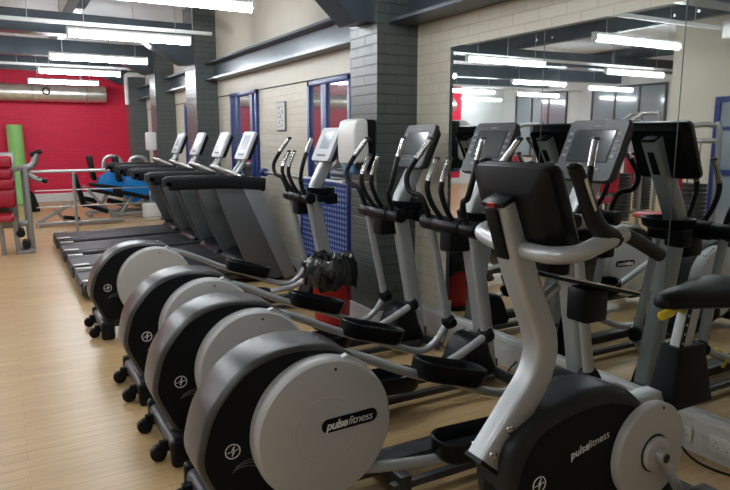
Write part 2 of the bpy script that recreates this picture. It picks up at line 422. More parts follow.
# spiral duct on the red wall
dt = thing('spiral_duct', 'silver round spiral duct running along the top of the red wall', 'duct', (0, 16.95, 2.56))
def duct(bm):
    pts = []; x = -7; 
    rs = []
    N = 120
    for i in range(N+1):
        pts.append(V((-7+9.35*i/N, 0, 0))); rs.append(.195+(.007 if i % 2 else 0))
    sweep(bm, pts, lambda t: circ(rs[round(t*N)], 24))
one('duct_tube', 'duct', dt, duct)
each('duct_clamp', 'steel', dt, *[lambda bm, x=x: cyl(bm, (x, 0, 0), (x+.04, 0, 0), .215, 24) for x in (.75, -.3, 1.9)])
one('duct_vent', 'charcoal', dt, lambda bm: (torus_y(bm, (1.05, -.20, .03), .07, .018), ))
one('duct_bracket', 'steel', dt, lambda bm: (box(bm, .1, .14, -.02, .02, .15, .9), box(bm, 1.8, 1.84, -.02, .02, .15, .9)))
# air-conditioning cassette over the left side, seen in the mirror
ac = thing('air_conditioner', 'pale ceiling air conditioner with dark vents seen at the top right of the mirror', 'air conditioner', (-2.75, 4.68, 2.78))
one('ac_body', 'offwhite', ac, box, -.5, .5, -.45, .45, 0, .215, .02)
one('ac_vent', 'dark', ac, lambda bm: (box(bm, -.4, .4, -.40, -.33, -.004, .02), box(bm, -.4, .4, .33, .40, -.004, .02), box(bm, -.44, -.36, -.3, .3, -.004, .02), box(bm, .36, .44, -.3, .3, -.004, .02)))
# white radiator pipe / box at far columns
o = tag(one('wall_heater', 'white', None, lambda bm: (box(bm, 2.42, 2.58, 12.45, 12.75, 1.30, 1.64, .03), )), 'white box mounted on the far dark column', 'wall unit')
def pipes(bm):
    tube(bm, [(2.54, 15.1, 2.25), (2.54, 15.1, 2.82), (2.56, 15.05, 2.87), (2.60, 14.95, 2.88), (2.90, 14.95, 2.88)], .05, 3)
tag(one('white_pipe', 'white', None, pipes), 'white vertical pipe bending under the ceiling beside the far column', 'pipe')

# notice on the wall
nt = thing('wall_notice', 'small framed white notice with drawings on the cream brick wall', 'notice', (WX, 7.17, 1.79))
one('notice_frame', 'key', nt, box, -.018, 0, -.14, .14, -.17, .17, .004)
one('notice_sheet', 'paper', nt, box, -.02, -.017, -.125, .125, -.155, .155)
def nm(bm):
    for y, z, a, b in ((-.05, .11, .05, .012), (.04, .10, .03, .03), (-.06, .05, .03, .04), (.05, .04, .05, .01), (.0, .0, .02, .05), (.06, -.01, .03, .02), (-.06, -.05, .04, .012), (.03, -.07, .02, .04), (-.04, -.11, .06, .012), (.06, -.12, .04, .012)):
        box(bm, -.0215, -.02, y-a/2, y+a/2, z-b/2, z+b/2)
one('notice_print', 'ink', nt, nm)

# blue perforated guard under window 1
pg = thing('perforated_guard', 'dark blue perforated metal screen against the wall behind the red bin', 'guard panel', (2.80, 5.8, 0))
one('perforated_sheet', 'perf', pg, box, -.01, .01, -.52, .50, .32, 1.08)
one('guard_frame', 'blue', pg, lambda bm: (box(bm, -.02, .02, -.54, .52, 1.08, 1.12, .004), box(bm, -.02, .02, -.54, .52, .28, .32, .004), box(bm, -.02, .02, -.56, -.52, 0, 1.12, .004), box(bm, -.02, .02, .50, .54, 0, 1.12, .004)))
# steel/blue wall rail stub behind the nearest treadmill
wr = thing('wall_rail', 'short pale rail with a blue end cap on the wall behind the treadmills', 'rail', (2.82, 0, 0))
one('rail_tube', 'steel', wr, cyl, (0, 5.4, 1.12), (0, 7.5, 1.12), .02)
one('rail_end_cap', 'blue', wr, cyl, (0, 7.47, 1.12), (0, 7.56, 1.12), .05, 20, .01)
one('rail_bracket', 'steel', wr, lambda bm: (cyl(bm, (0, 5.6, 1.12), (.11, 5.6, 1.12), .012, 8), cyl(bm, (0, 7.2, 1.12), (.11, 7.2, 1.12), .012, 8)))

# paper towel dispenser on column A
dp = thing('towel_dispenser', 'white fronted black paper dispenser mounted on the dark brick column', 'dispenser', (2.56, 4.50, 1.50))
one('dispenser_back', 'black', dp, lambda bm: (box(bm, -.14, .003, -.15, .11, -.21, .185, .02, 3)))
def dc(bm):
    out = smooth2([(-.195, -.13), (-.205, .05), (-.19, .14), (-.17, .178), (-.09, .185), (-.075, .1), (-.075, -.12), (-.17, -.15)], 3)
    prism(bm, out, -.16, .12, .02)
one('dispenser_cover', 'white', dp, dc)
one('dispenser_lock', 'chrome', dp, lambda bm: cyl(bm, (-.05, -.16, .03), (-.05, -.145, .03), .014))
one('paper_roll', mat('blue_paper', (.12, .25, .42), .7), dp, lambda bm: cyl(bm, (-.12, -.08, -.20), (-.12, .1, -.20), .045))

# red bin with black bag
bn = thing('litter_bin', 'round red litter bin lined with a crumpled black bag beside the dark column', 'bin', (2.29, 4.60, 0))
def lathe(bm, prof, c=(0, 0), k=32):
    rings = [[bm.verts.new((c[0]+r*math.cos(2*math.pi*i/k), c[1]+r*math.sin(2*math.pi*i/k), z)) for i in range(k)] for r, z in prof]
    for a, b in zip(rings, rings[1:]):
        for j in range(k): bm.faces.new((a[j], a[(j+1) % k], b[(j+1) % k], b[j]))
    bm.faces.new(rings[0][::-1]); bm.faces.new(rings[-1])
one('bin_body', 'redplastic', bn, lathe, [(.13, 0.015), (.14, .03), (.165, .50), (.15, .5), (.12, .04)])
one('bin_base', 'black', bn, lathe, [(.165, 0), (.165, .02), (.14, .035)])
def bagm(bm):
    k = 72; prof = [(.20, .36), (.205, .41), (.205, .47), (.20, .55), (.175, .60), (.13, .57), (.10, .42), (.05, .38)]
    rings = []
    for a, (r, z) in enumerate(prof):
        ring = []
        for i in range(k):
            t = 2*math.pi*i/k
            w = (math.sin(t*7+a*1.9)*.5+math.sin(t*13-a*2.6)*.4+math.sin(t*23+a*3.7)*.35)*(.012 if a < 5 else .016)
            zz = z+(math.sin(t*4+1)*.02+math.sin(t*11+a)*.010)*(1.2 if a == 0 else .8)
            s = 1+.16*max(0, math.cos(t-math.pi))**2*(1 if a < 4 else .3)
            ring.append(bm.verts.new((math.cos(t)*(r+w)*s, math.sin(t)*(r+w), zz)))
        rings.append(ring)
    for a, b in zip(rings, rings[1:]):
        for j in range(k): bm.faces.new((a[j], a[(j+1) % k], b[(j+1) % k], b[j]))
    bm.faces.new(rings[-1])
one('bin_bag', 'bag', bn, bagm)

# sockets and cables
def socket(y, lab):
    s = thing('wall_socket', lab, 'socket', (WX-.052, y, .095), 'white sockets on the trunking')
    one('face_plate', 'white', s, box, -.01, 0, -.07, .07, -.042, .042, .003)
    def holes(bm):
        for yy in (-.035, .035):
            for dy, dz in ((0, .012), (-.011, -.010), (.011, -.010)): box(bm, -.0105, -.009, yy+dy-.003, yy+dy+.003, dz-.003, dz+.003)
    one('socket_hole', 'dark', s, holes)
socket(1.63, 'white double socket on the trunking at the right edge of the photo')
socket(1.86, 'white double socket on the trunking with a black lead plugged in')
cb = tag(one('power_lead', 'black', None, tube, [(2.868, 1.85, .10), (2.83, 1.84, .11), (2.81, 1.80, .05), (2.80, 1.72, .012), (2.80, 1.62, .008), (2.83, 1.50, .008), (2.84, 1.3, .008)], .006), 'black power lead hanging from the socket to the floor', 'cable')
tag(one('power_lead', 'black', None, tube, [(2.84, 3.0, .10), (2.80, 3.02, .05), (2.74, 3.0, .008), (2.70, 2.9, .008), (2.76, 2.8, .008), (2.82, 2.72, .008)], .005), 'thin black cable coiled on the floor by the trunking under the mirror', 'cable')
tag(one('power_lead', 'black', None, tube, [(2.84, 3.75, .12), (2.80, 3.74, .05), (2.76, 3.7, .008), (2.78, 3.6, .008), (2.83, 3.5, .008)], .005), 'thin black cable dropping to the floor beside the dark column', 'cable')

# ------------------------------------------------------------------ cross trainers
OX = .5
def R2(x, y, z): return V((x-OX, y, z))
HOUSING = smooth2([(x+.016, z-.010) for x, z in [(.70, .13), (.62, .15), (.555, .27), (.522, .36), (.530, .44), (.562, .545), (.615, .625), (.69, .702), (.79, .750), (.90, .768), (1.0, .760), (1.10, .735), (1.19, .67), (1.24, .57), (1.26, .44), (1.24, .30), (1.17, .18), (1.08, .12), (.88, .11)]], 3)
def tray(bm, cx, cy, cz, L, W, H, pitch):
    R = Matrix.Translation(V((cx-OX, cy, cz))) @ Matrix.Rotation(pitch, 4, 'Y')
    def ringf(l, w, z, nose=0):
        o = rrect(l, w, min(l, w)*.42, 6)
        return [bm.verts.new(R @ V((a, b, z+(nose*max(0, a/l)**2)))) for a, b in o]
    rings = [ringf(L*.90, W*.82, 0), ringf(L*.97, W*.95, .02), ringf(L, W, H, .04), ringf(L*.97, W*.93, H+.006, .04), ringf(L*.92, W*.84, H-.004, .04), ringf(L*.88, W*.78, .026)]
    k = len(rings[0])
    for a, b in zip(rings, rings[1:]):
        for j in range(k): bm.faces.new((a[j], a[(j+1) % k], b[(j+1) % k], b[j]))
    bm.faces.new(rings[0][::-1]); bm.faces.new(rings[-1])
def cross_trainer(Y, label, light=False, dx=0.0):
    HOUS = [(x, z*.955 if light else z) for x, z in HOUSING]
    t = thing('cross_trainer', label, 'cross trainer', (OX+dx, Y, 0), 'row of four cross trainers facing the mirror')
    # floor frame
    def fb(bm):
        box(bm, .62-OX, 2.72-OX, -.045, .045, .07, .13, .01)
        tube(bm, [R2(2.68, -.25, .05), R2(2.68, .25, .05)], .035, smooth=False)
        box(bm, 1.35-OX, 2.6-OX, -.16, -.12, .04, .075, .006); box(bm, 1.35-OX, 2.6-OX, .12, .16, .04, .075, .006)
        box(bm, 1.38-OX, 1.44-OX, -.17, .17, .03, .11, .006)
    one('floor_frame', 'charcoal', t, fb)
    def rb(bm):
        sweep(bm, [R2(.64, -.155, .085), R2(.64, .33, .085)], rrect(.075, .09, .028))
        box(bm, .62-OX, .82-OX, -.06, .06, .06, .14, .01)
    st = one('rear_stabiliser', 'charcoal', t, rb)
    for s in (-1, 1): one('stabiliser_cap', 'black', st, lambda bm: (box(bm, .59-OX, .69-OX, s*.27+.06, s*.27+.12, .002, .14, .02, 3)))
    for s in (-1, 1):
        w = one('transport_wheel', 'black', t, lambda bm: (cyl(bm, R2(.552, s*.17+.066, .041), R2(.552, s*.17+.11, .041), .040, 20, .01)))
        one('wheel_fork', 'black', w, lambda bm: (box(bm, .555-OX, .62-OX, s*.17+.07, s*.17+.106, .045, .10, .008)))
    hs = one('flywheel_housing', 'band', t, lambda bm: prism(bm, [(x-OX, z) for x, z in HOUS], -.12, .12, .028, 5))
    for s in (-1, 1):
        def sc(bm):
            o = inset([(x-OX, z) for x, z in HOUS], .022)
            prism(bm, o, min(s*.118, s*.1225), max(s*.118, s*.1225), 0)
        one('side_cover', 'matte', hs, sc)
    # discs
    cx, cz, r = 1.02-OX, .424-(.02 if light else 0), .292
    for s in (-1, 1):
        def dk(bm):
            prof = [(-.035, r-.004), (.01, r-.004), (.012, r), (.035, r-.004), (.046, r-.014), (.05, r-.04), (.052, r*.5)]
            # radial rings around y axis
            rings = []
            for d, rr in prof:
                rings.append([bm.verts.new((cx+rr*math.cos(a), s*(.155+d), cz+rr*math.sin(a))) for a in [2*math.pi*i/72 for i in range(72)]])
            for a, b in zip(rings, rings[1:]):
                for j in range(72): bm.faces.new((a[j], a[(j+1) % 72], b[(j+1) % 72], b[j]))
            bm.faces.new(rings[0][::-1]); bm.faces.new(rings[-1])
            torus_y(bm, (cx-.008, s*.2005, cz+.006), .132, .0085, 64, 10)
            # pointed cover where the crank link leaves the disc
            prism(bm, [(cx+.02, cz+r-.03), (cx+.10, cz+r-.004), (cx+.19, cz+r-.06), (cx+.16, cz+r-.1)], min(s*.155, s*.185), max(s*.155, s*.185))
        dd = one('crank_disc', 'disc_light' if light else 'disc', t, dk)
        def pill(bm):
            o = [(cx+.095+a*math.cos(.03)-b*math.sin(.03), cz+.026+a*math.sin(.03)+b*math.cos(.03)) for a, b in rrect(.246, .056, .027, 5)]
            prism(bm, o, min(s*.2, s*.209), max(s*.2, s*.209))
        one('name_plate', 'black', dd, pill)
        one('disc_screw_hole', 'dark', dd, lambda bm: cyl(bm, (cx+.035, s*.2, cz+r-.045), (cx+.035, s*.2075, cz+r-.045), .006, 10))
        if s < 0:
            mx = Matrix.Translation(V((cx+.036, -.2098, cz+.023))) @ Matrix.Rotation(-.03, 4, 'Y') @ FACE_NY
            lettering('lettering', 'pulse', .048, 'text', mx, dd, .3, .0012)
            mx = Matrix.Translation(V((cx+.140, -.2098, cz+.026))) @ Matrix.Rotation(-.03, 4, 'Y') @ FACE_NY
            lettering('lettering', 'fitness', .048, 'text', mx, dd, .3, -.0006)
    em = one('emblem', 'text', hs, lambda bm: emblem(bm, .665-OX, -.124, .395, .028))
    def arcs(bm):
        for q in range(3):
            pts = [R2(.71+.012*q+.09*math.cos(a)*(1+.1*q), -.124, .235+.09*math.sin(a)*(1+.12*q)) for a in [math.radians(60+8*i) for i in range(9)]]
            sweep(bm, pts, circ(.0012, 5))
    one('arc_marks', 'key', hs, arcs)
    # pedal arms
    for s, path in ((1, [(1.12, .63), (1.35, .555), (1.68, .40), (1.95, .30), (2.17, .205), (2.31, .175), (2.42, .235), (2.50, .345)]),
                    (-1, [(1.15, .215), (1.3, .195), (1.6, .175), (1.85, .19), (2.02, .235), (2.17, .25), (2.33, .31), (2.475, .375)])):
        yy = s*.215
        pa = one('pedal_arm', 'silver', t, tube, [R2(x, s*(.165+.05*min(1, max(0, (x-1.2)/.3))), z) for x, z in path], .0235)
        c = (1.90, .335, .36) if s > 0 else (1.74, .185, .0)
        one('foot_tray', 'black', pa, tray, c[0], yy, c[1]-.018, .43, .20, .088, .30 if s > 0 else .05)
        one('foot_tread', 'matte', pa, lambda bm: obox(bm, (c[0]-OX, yy, c[1]+.018), .36, .13, .006, Matrix.Rotation(.30 if s > 0 else .05, 3, 'Y')))
    if Y < 2.5: one('yellow_pin', 'yellow', t, tube, [R2(2.30, -.19, .33), R2(2.275, -.215, .31), R2(2.27, -.235, .27), R2(2.30, -.24, .235)], .009)
    # swing arms
    for s, jx, jz in ((1, 2.50, .345), (-1, 2.475, .37)):
        sa = one('swing_arm', 'silver', t, tube, [R2(jx, s*.205, jz-.03), R2(2.345, s*.205, 1.0)], lambda q: .028-.004*q, smooth=False)
        one('arm_joint', 'black', sa, lambda bm: (ball(bm, R2(jx, s*.205, jz), .048, 1.1), cyl(bm, R2(jx, s*.15, jz), R2(jx, s*.25, jz), .028)))
        g = one('swing_grip', 'grip', sa, tube, [R2(2.33, s*.19, 1.02), R2(2.29, s*.19, 1.12), R2(2.265, s*.215, 1.185), R2(2.235, s*.29, 1.215), R2(2.235, s*.325, 1.30), R2(2.28, s*.30, 1.40), R2(2.335, s*.265, 1.49), R2(2.362, s*.25, 1.535)], .0175, 8)
        one('chrome_sensor', 'chrome', g, tube, [R2(2.288, s*.295, 1.415), R2(2.335, s*.265, 1.49), R2(2.364, s*.249, 1.538)], .0182, 6)
        one('grip_cap', 'bezel', g, lambda bm: ball(bm, R2(2.365, s*.248, 1.54), .022, .6))
    one('pivot_bar', 'black', t, lambda bm: (cyl(bm, R2(2.34, -.27, 1.02), R2(2.34, -.12, 1.02), .048, 24, .008), cyl(bm, R2(2.34, .12, 1.02), R2(2.34, .27, 1.02), .048, 24, .008),
        cyl(bm, R2(2.34, -.13, 1.02), R2(2.34, .13, 1.02), .055, 24, .008), box(bm, 2.30-OX, 2.46-OX, -.06, .06, .86, 1.06, .02)))
    for s in (-1, 1):
        f = one('fixed_handlebar', 'grip', t, tube, [R2(2.32, s*.05, 1.05), R2(2.25, s*.065, 1.15), R2(2.215, s*.07, 1.25), R2(2.24, s*.068, 1.34), R2(2.277, s*.062, 1.42)], .0165, 8)
        one('chrome_sensor', 'chrome', f, tube, [R2(2.221, s*.07, 1.29), R2(2.24, s*.068, 1.34), R2(2.278, s*.062, 1.422)], .0172, 6)
        one('grip_cap', 'bezel', f, lambda bm: ball(bm, R2(2.279, s*.062, 1.424), .020, .6))
    # mast
    P = spline([R2(2.66, 0, .07), R2(2.60, 0, .45), R2(2.52, 0, .85), R2(2.495, 0, 1.06), R2(2.57, 0, 1.23), R2(2.745, 0, 1.545)], 7)
    ma = one('mast', 'silver', t, lambda bm: sweep(bm, P, rrect(.098, .10, .018, 3), ref=(0, 1, 0)))
    one('mast_vent', 'matte', ma, lambda bm: obox(bm, R2(2.728, 0, 1.42), .01, .045, .17, Matrix.Rotation(math.radians(28), 3, 'Y'), .003))
    one('mast_cap', 'black', ma, lambda bm: obox(bm, R2(2.748, 0, 1.55), .10, .086, .014, Matrix.Rotation(math.radians(28), 3, 'Y'), .004))
    each('mast_bolt', 'chrome', ma, *[lambda bm, x=x, z=z, s=s: cyl(bm, R2(x, s*.046, z), R2(x, s*.056, z), .014, 12) for x, z in ((2.645, .16), (2.63, .28)) for s in (-1, 1)])
    # front cowl
    def fc(bm):
        o = smooth2([(2.36, .06), (2.38, .18), (2.43, .28), (2.50, .32), (2.57, .31), (2.61, .20), (2.64, .06)], 3)
        prism(bm, [(x-OX, z) for x, z in o], -.11, .11, .03)
    one('front_cowl', 'black', t, fc)
    # accessory bowl
    def bowl(bm):
        k = 32; rings = []
        for f, z in ((.7, 1.035), (.92, 1.05), (1, 1.095), (.95, 1.10), (.88, 1.09), (.7, 1.055)):
            rings.append([bm.verts.new(R2(2.56+.13*f*math.cos(2*math.pi*i/k), .155*f*math.sin(2*math.pi*i/k), z)) for i in range(k)])
        for a, b in zip(rings, rings[1:]):
            for j in range(k): bm.faces.new((a[j], a[(j+1) % k], b[(j+1) % k], b[j]))
        bm.faces.new(rings[0][::-1]); bm.faces.new(rings[-1])
    one('accessory_bowl', 'black', t, bowl)
    one('bottle_holder', 'black', t, lambda bm: (box(bm, 2.56-OX, 2.66-OX, -.16, -.05, .95, 1.05, .015), box(bm, 2.50-OX, 2.58-OX, -.12, .12, .97, 1.04, .01)))
    # console: local frame, face normal towards the user (-x) and up
    R = Matrix.Rotation(math.radians(24), 3, 'Y'); cc = R2(2.64, 0, 1.475)
    co = thing_part('console', 'bezel' if not light else 'bezel_light', t, cc, R, light)
    return t
def thing_part(name, m, t, cc, R, light, W=.375, H=.335):
    mx = Matrix.Translation(cc) @ R.to_4x4()
    def slab(bm, x0, x1, w, h, rad, taper=1.0):
        a = [(y, z) for y, z in rrect(w, h, rad, 5)]
        r0 = [bm.verts.new(mx @ V((x0, y, z))) for y, z in a]; r1 = [bm.verts.new(mx @ V((x1, y*taper, z*taper))) for y, z in a]
        k = len(a)
        for j in range(k): bm.faces.new((r0[j], r0[(j+1) % k], r1[(j+1) % k], r1[j]))
        bm.faces.new(r0[::-1]); bm.faces.new(r1)
    if light: W, H = .36, .33
    c = one(name, m, t, lambda bm: (slab(bm, -.02, -.030, W-.0, H, .03, .97), slab(bm, -.02, .0, W, H, .03, 1.0)))
    one('console_shell', 'black', c, lambda bm: (slab(bm, 0, .05, W-.01, H-.01, .03, .86)))
    if light:
        one('screen', 'screen_light', c, lambda bm: slab2(bm, mx, -.0325, 0, .035, .18, .16))
        one('key_panel', 'bezel', c, lambda bm: slab2(bm, mx, -.0325, 0, -.11, .17, .02))
    else:
        one('screen', 'screen', c, lambda bm: slab2(bm, mx, -.0325, 0.0, .02, .245, .165))
        one('screen_frame', 'black', c, lambda bm: (slab2(bm, mx, -.0315, 0.0, .02, .26, .18)))
        each('console_key', 'key', c, *[lambda bm, k=k, s=s: slab2(bm, mx, -.033, s*.152, .085-.04*k, .028, .016) for k in range(4) for s in (-1, 1)],
             *[lambda bm, k=k: slab2(bm, mx, -.033, -.09+.036*k, -.105, .024, .012) for k in range(6)])
        one('maker_badge', 'key', c, lambda bm: slab2(bm, mx, -.0325, 0, .128, .05, .007))
    return c
def slab2(bm, mx, x, y, z, w, h):
    box(bm, x, x+.004, y-w/2, y+w/2, z-h/2, z+h/2, mx=mx)
cross_trainer(2.30, 'silver and black cross trainer nearest the viewer, its whole lettered disc showing')
cross_trainer(3.09, 'cross trainer second from the viewer, console in front of the mirror edge')
cross_trainer(3.90, 'cross trainer third from the viewer, console in front of the dark brick column')
cross_trainer(5.32, 'farthest cross trainer, with a pale grey console, next to the treadmills', light=True, dx=-.02)

# ------------------------------------------------------------------ treadmills
def treadmill(Y, label):
    X0 = .57
    t = thing('treadmill', label, 'treadmill', (X0, Y, 0), 'row of four treadmills')
    W = .40
    def dk(bm):
        for s in (-1, 1): sweep(bm, [V((.02, s*.355, .14)), V((1.75, s*.355, .17))], rrect(.06, .09, .02), ref=(0, 0, 1))
        box(bm, .0, 1.8, -.34, .34, .05, .12, .01)
    one('deck_frame', 'charcoal', t, dk)
    def belt(bm):
        prof = [(.02, .13), (.0, .15), (.02, .172), (.9, .185), (1.72, .2), (1.72, .13)]
        prism(bm, prof, -.29, .29)
    one('running_belt', 'tread', t, belt)
    for s in (-1, 1):
        one('rear_roller_cap', 'steel' if s < 0 else 'steel', t, lambda bm: (obox(bm, (.10, s*.33, .195), .16, .07, .012, None, .004)))
        one('rear_foot', 'black', t, lambda bm: cyl(bm, (.12, s*.33, 0), (.12, s*.33, .1), .025, 12))
    def hood(bm):
        o = smooth2([(1.55, .17), (1.62, .25), (1.80, .30), (2.05, .27), (2.16, .16), (2.18, .04), (1.6, .04)], 3)
        prism(bm, o, -.38, .38, .03)
    one('motor_hood', 'black', t, hood)
    for s in (-1, 1):
        y0, y1 = (s*.40-.025, s*.40+.025)
        w = one('side_wing', 'tgrey', t, lambda bm: prism(bm, [(1.30, 1.06), (1.72, 1.04), (2.10, .08), (1.95, .03), (1.74, .10), (1.60, .26), (1.47, .58)], y0, y1, .008, 2))
        one('wing_edge', 'tedge', w, lambda bm: prism(bm, [(1.58, 1.06), (1.78, 1.04), (2.18, .05), (2.04, .02)], y0-.008, y1+.008, .008, 2))
        def hr(bm):
            P = spline([V((.84, s*.40, 1.09)), V((.90, s*.40, 1.10)), V((1.4, s*.40, 1.095)), V((1.84, s*.40, 1.055))], 6)
            sweep(bm, P, rrect(.09, .145, .042, 4), ref=(0, 1, 0))
        one('handrail', 'grip', w, hr)
    one('front_panel', 'charcoal', t, lambda bm: prism(bm, [(1.66, 1.05), (1.74, 1.05), (2.04, .2), (1.96, .2)], -.38, .38, 0))
    one('dashboard', 'black', t, lambda bm: (prism(bm, smooth2([(1.50, 1.08), (1.56, 1.14), (1.76, 1.13), (1.80, 1.06), (1.70, 1.03)], 3), -.38, .38, .02)))
    each('cup_tray', 'charcoal', t, *[lambda bm, y=y: cyl(bm, (1.62, y, 1.12), (1.62, y, 1.16), .07, 20, .01) for y in (-.22, .22)])
    for s in (-1, 1):
        one('console_stalk', 'silver', t, lambda bm: tube(bm, [(1.60, s*.06, 1.10), (1.70, s*.06, 1.22), (1.80, s*.06, 1.38), (1.86, s*.06, 1.52)], .022))
    one('sensor_bar', 'steel', t, tube, [(1.62, -.30, 1.14), (1.45, -.16, 1.22), (1.42, 0, 1.235), (1.45, .16, 1.22), (1.62, .30, 1.14)], .022)
    R = Matrix.Rotation(math.radians(24), 3, 'Y')
    thing_part('console', 'bezel_light', t, V((1.80, 0, 1.45)), R, True)
for y, lab in ((6.83, 'black treadmill nearest the viewer, its grey side wing fully in view'), (7.72, 'second treadmill from the viewer, just behind the nearest one'),
               (8.78, 'third treadmill from the viewer, console in front of a dark column'), (9.86, 'farthest treadmill, beside the steel railing')):
    treadmill(y, lab)

# ------------------------------------------------------------------ exercise bike
BX, BY = 1.7, 1.42
def B(x, y, z): return V((x-BX, y, z))
bk = thing('exercise_bike', 'silver and black upright exercise bike in the right foreground', 'exercise bike', (BX, BY, 0))
def bfr(bm):
    box(bm, 1.15-BX, 2.45-BX, -.04, .04, .06, .13, .01)
    for x in (1.18, 2.42): sweep(bm, [B(x, -.28, .05), B(x, .28, .05)], rrect(.08, .10, .03))
    box(bm, 1.9-BX, 1.98-BX, -.04, .04, .1, .3, .01)
one('floor_frame', 'charcoal', bk, bfr)
body = smooth2([(1.30, .28), (1.262, .42), (1.245, .54), (1.262, .62), (1.33, .672), (1.45, .718), (1.60, .745), (1.74, .725), (1.85, .66), (1.97, .52), (2.10, .30), (2.02, .16), (1.6, .12), (1.34, .14)], 4)
bb = one('drive_housing', 'dcover', bk, lambda bm: prism(bm, [(x-BX, z) for x, z in body], -.085, .085, .035, 5))
lower = [(1.33, .30), (1.29, .46), (1.32, .58), (1.40, .655), (1.60, .69), (1.76, .665), (1.85, .60), (1.95, .48), (2.03, .30), (1.97, .19), (1.6, .15), (1.38, .17)]
for s in (-1, 1): one('side_cover', 'matte', bb, lambda bm: prism(bm, [(x-BX, z) for x, z in smooth2(lower, 4)], min(s*.08, s*.0875), max(s*.08, s*.0875)))
mx = Matrix.Translation(V((1.594-BX, -.0885, .563))) @ Matrix.Rotation(-.20, 4, 'Y') @ FACE_NY
lettering('lettering', 'pulse', .040, 'text', mx @ Matrix.Translation(V((-.048, 0, 0))), bb, .15, .0002, 1.0)
lettering('lettering', 'fitness', .040, 'text', mx @ Matrix.Translation(V((.040, 0, 0))), bb, .15, -.0006, 1.0)
one('emblem', 'text', bb, lambda bm: emblem(bm, 1.375-BX, -.0885, .485, .026))
dcx, dcz = 1.874-BX, .480
def bd(s):
    def f(bm):
        r = .176; rings = []
        for d, rr in [(.0, r), (.022, r), (.03, r-.006), (.033, r-.02), (.034, r*.45)]:
            rings.append([bm.verts.new((dcx+rr*math.cos(a), s*(.09+d), dcz+rr*math.sin(a))) for a in [2*math.pi*i/64 for i in range(64)]])
        for a, b in zip(rings, rings[1:]):
            for j in range(64): bm.faces.new((a[j], a[(j+1) % 64], b[(j+1) % 64], b[j]))
        bm.faces.new(rings[0][::-1]); bm.faces.new(rings[-1])
    return f
for s in (-1, 1):
    dd = one('crank_disc', 'disc', bk, bd(s))
    one('hub_gap', 'dark', dd, lambda bm: cyl(bm, (dcx, s*.12, dcz), (dcx, s*.1255, dcz), .068, 32))
    one('hub_cover', 'disc', dd, lambda bm: (cyl(bm, (dcx, s*.12, dcz), (dcx, s*.145, dcz), .062, 32, .01)))
    one('disc_screw_hole', 'dark', dd, lambda bm: (cyl(bm, (dcx+.035, s*.12, dcz+.155), (dcx+.035, s*.125, dcz+.155), .005, 8), cyl(bm, (dcx+.155, s*.12, dcz-.02), (dcx+.155, s*.125, dcz-.02), .005, 8)))
    e = V((dcx-s*.09, s*.17, dcz+s*.145))
    def cr(bm):
        a = V((dcx, s*.155, dcz)); sweep(bm, [a-(e-a)*.08, e], rrect(.022, .036, .008), ref=(0, 1, 0))
        cyl(bm, (dcx, s*.14, dcz), (dcx, s*.172, dcz), .026, 20, .004)
    k = one('crank_arm', 'silver', bk, cr)
    one('crank_bolt', 'dark', k, lambda bm: cyl(bm, (dcx, s*.172, dcz), (dcx, s*.1735, dcz), .016, 16))
    p = one('pedal', 'black', k, lambda bm: (box(bm, e.x-.055, e.x+.055, e.y+(-.10 if s < 0 else .02), e.y+(-.02 if s < 0 else .10), e.z-.014, e.z+.014, .006)))
# mast
P = spline([B(1.222, 0, .563), B(1.325, 0, .685), B(1.405, 0, .785), B(1.438, 0, .87), B(1.43, 0, .95), B(1.37, 0, 1.08), B(1.31, 0, 1.22), B(1.262, 0, 1.365)], 8)
ma = one('mast', 'silver', bk, lambda bm: sweep(bm, P, lambda q: rrect(.08+.012*q, .098-.022*q, .018, 3), ref=(0, 1, 0)))
one('mast_cap', 'black', ma, lambda bm: (obox(bm, B(1.259, 0, 1.374), .086, .096, .018, Matrix.Rotation(math.radians(-26), 3, 'Y'), .008)))
one('mast_foot', 'black', ma, lambda bm: obox(bm, B(1.218, 0, .558), .092, .076, .014, Matrix.Rotation(math.radians(40), 3, 'Y')))
one('mast_vent', 'matte', ma, lambda bm: (obox(bm, B(1.246, 0, 1.272), .012, .05, .16, Matrix.Rotation(math.radians(-20), 3, 'Y'), .003)))
one('red_badge', 'redplastic', ma, lambda bm: obox(bm, B(1.222, 0, 1.358), .010, .03, .012, Matrix.Rotation(math.radians(-26), 3, 'Y')))
each('mast_bolt', 'chrome', ma, *[lambda bm, x=x, z=z, s=s: (cyl(bm, B(x, s*.036, z), B(x, s*.046, z), .015, 16, .002), cyl(bm, B(x, s*.043, z), B(x, s*.050, z), .008, 6)) for x, z in ((1.224, .598), (1.288, .668)) for s in (-1, 1)])
one('mast_bracket', 'black', bk, lambda bm: (box(bm, 1.25-BX, 1.40-BX, -.034, .034, .42, .66, .01)))
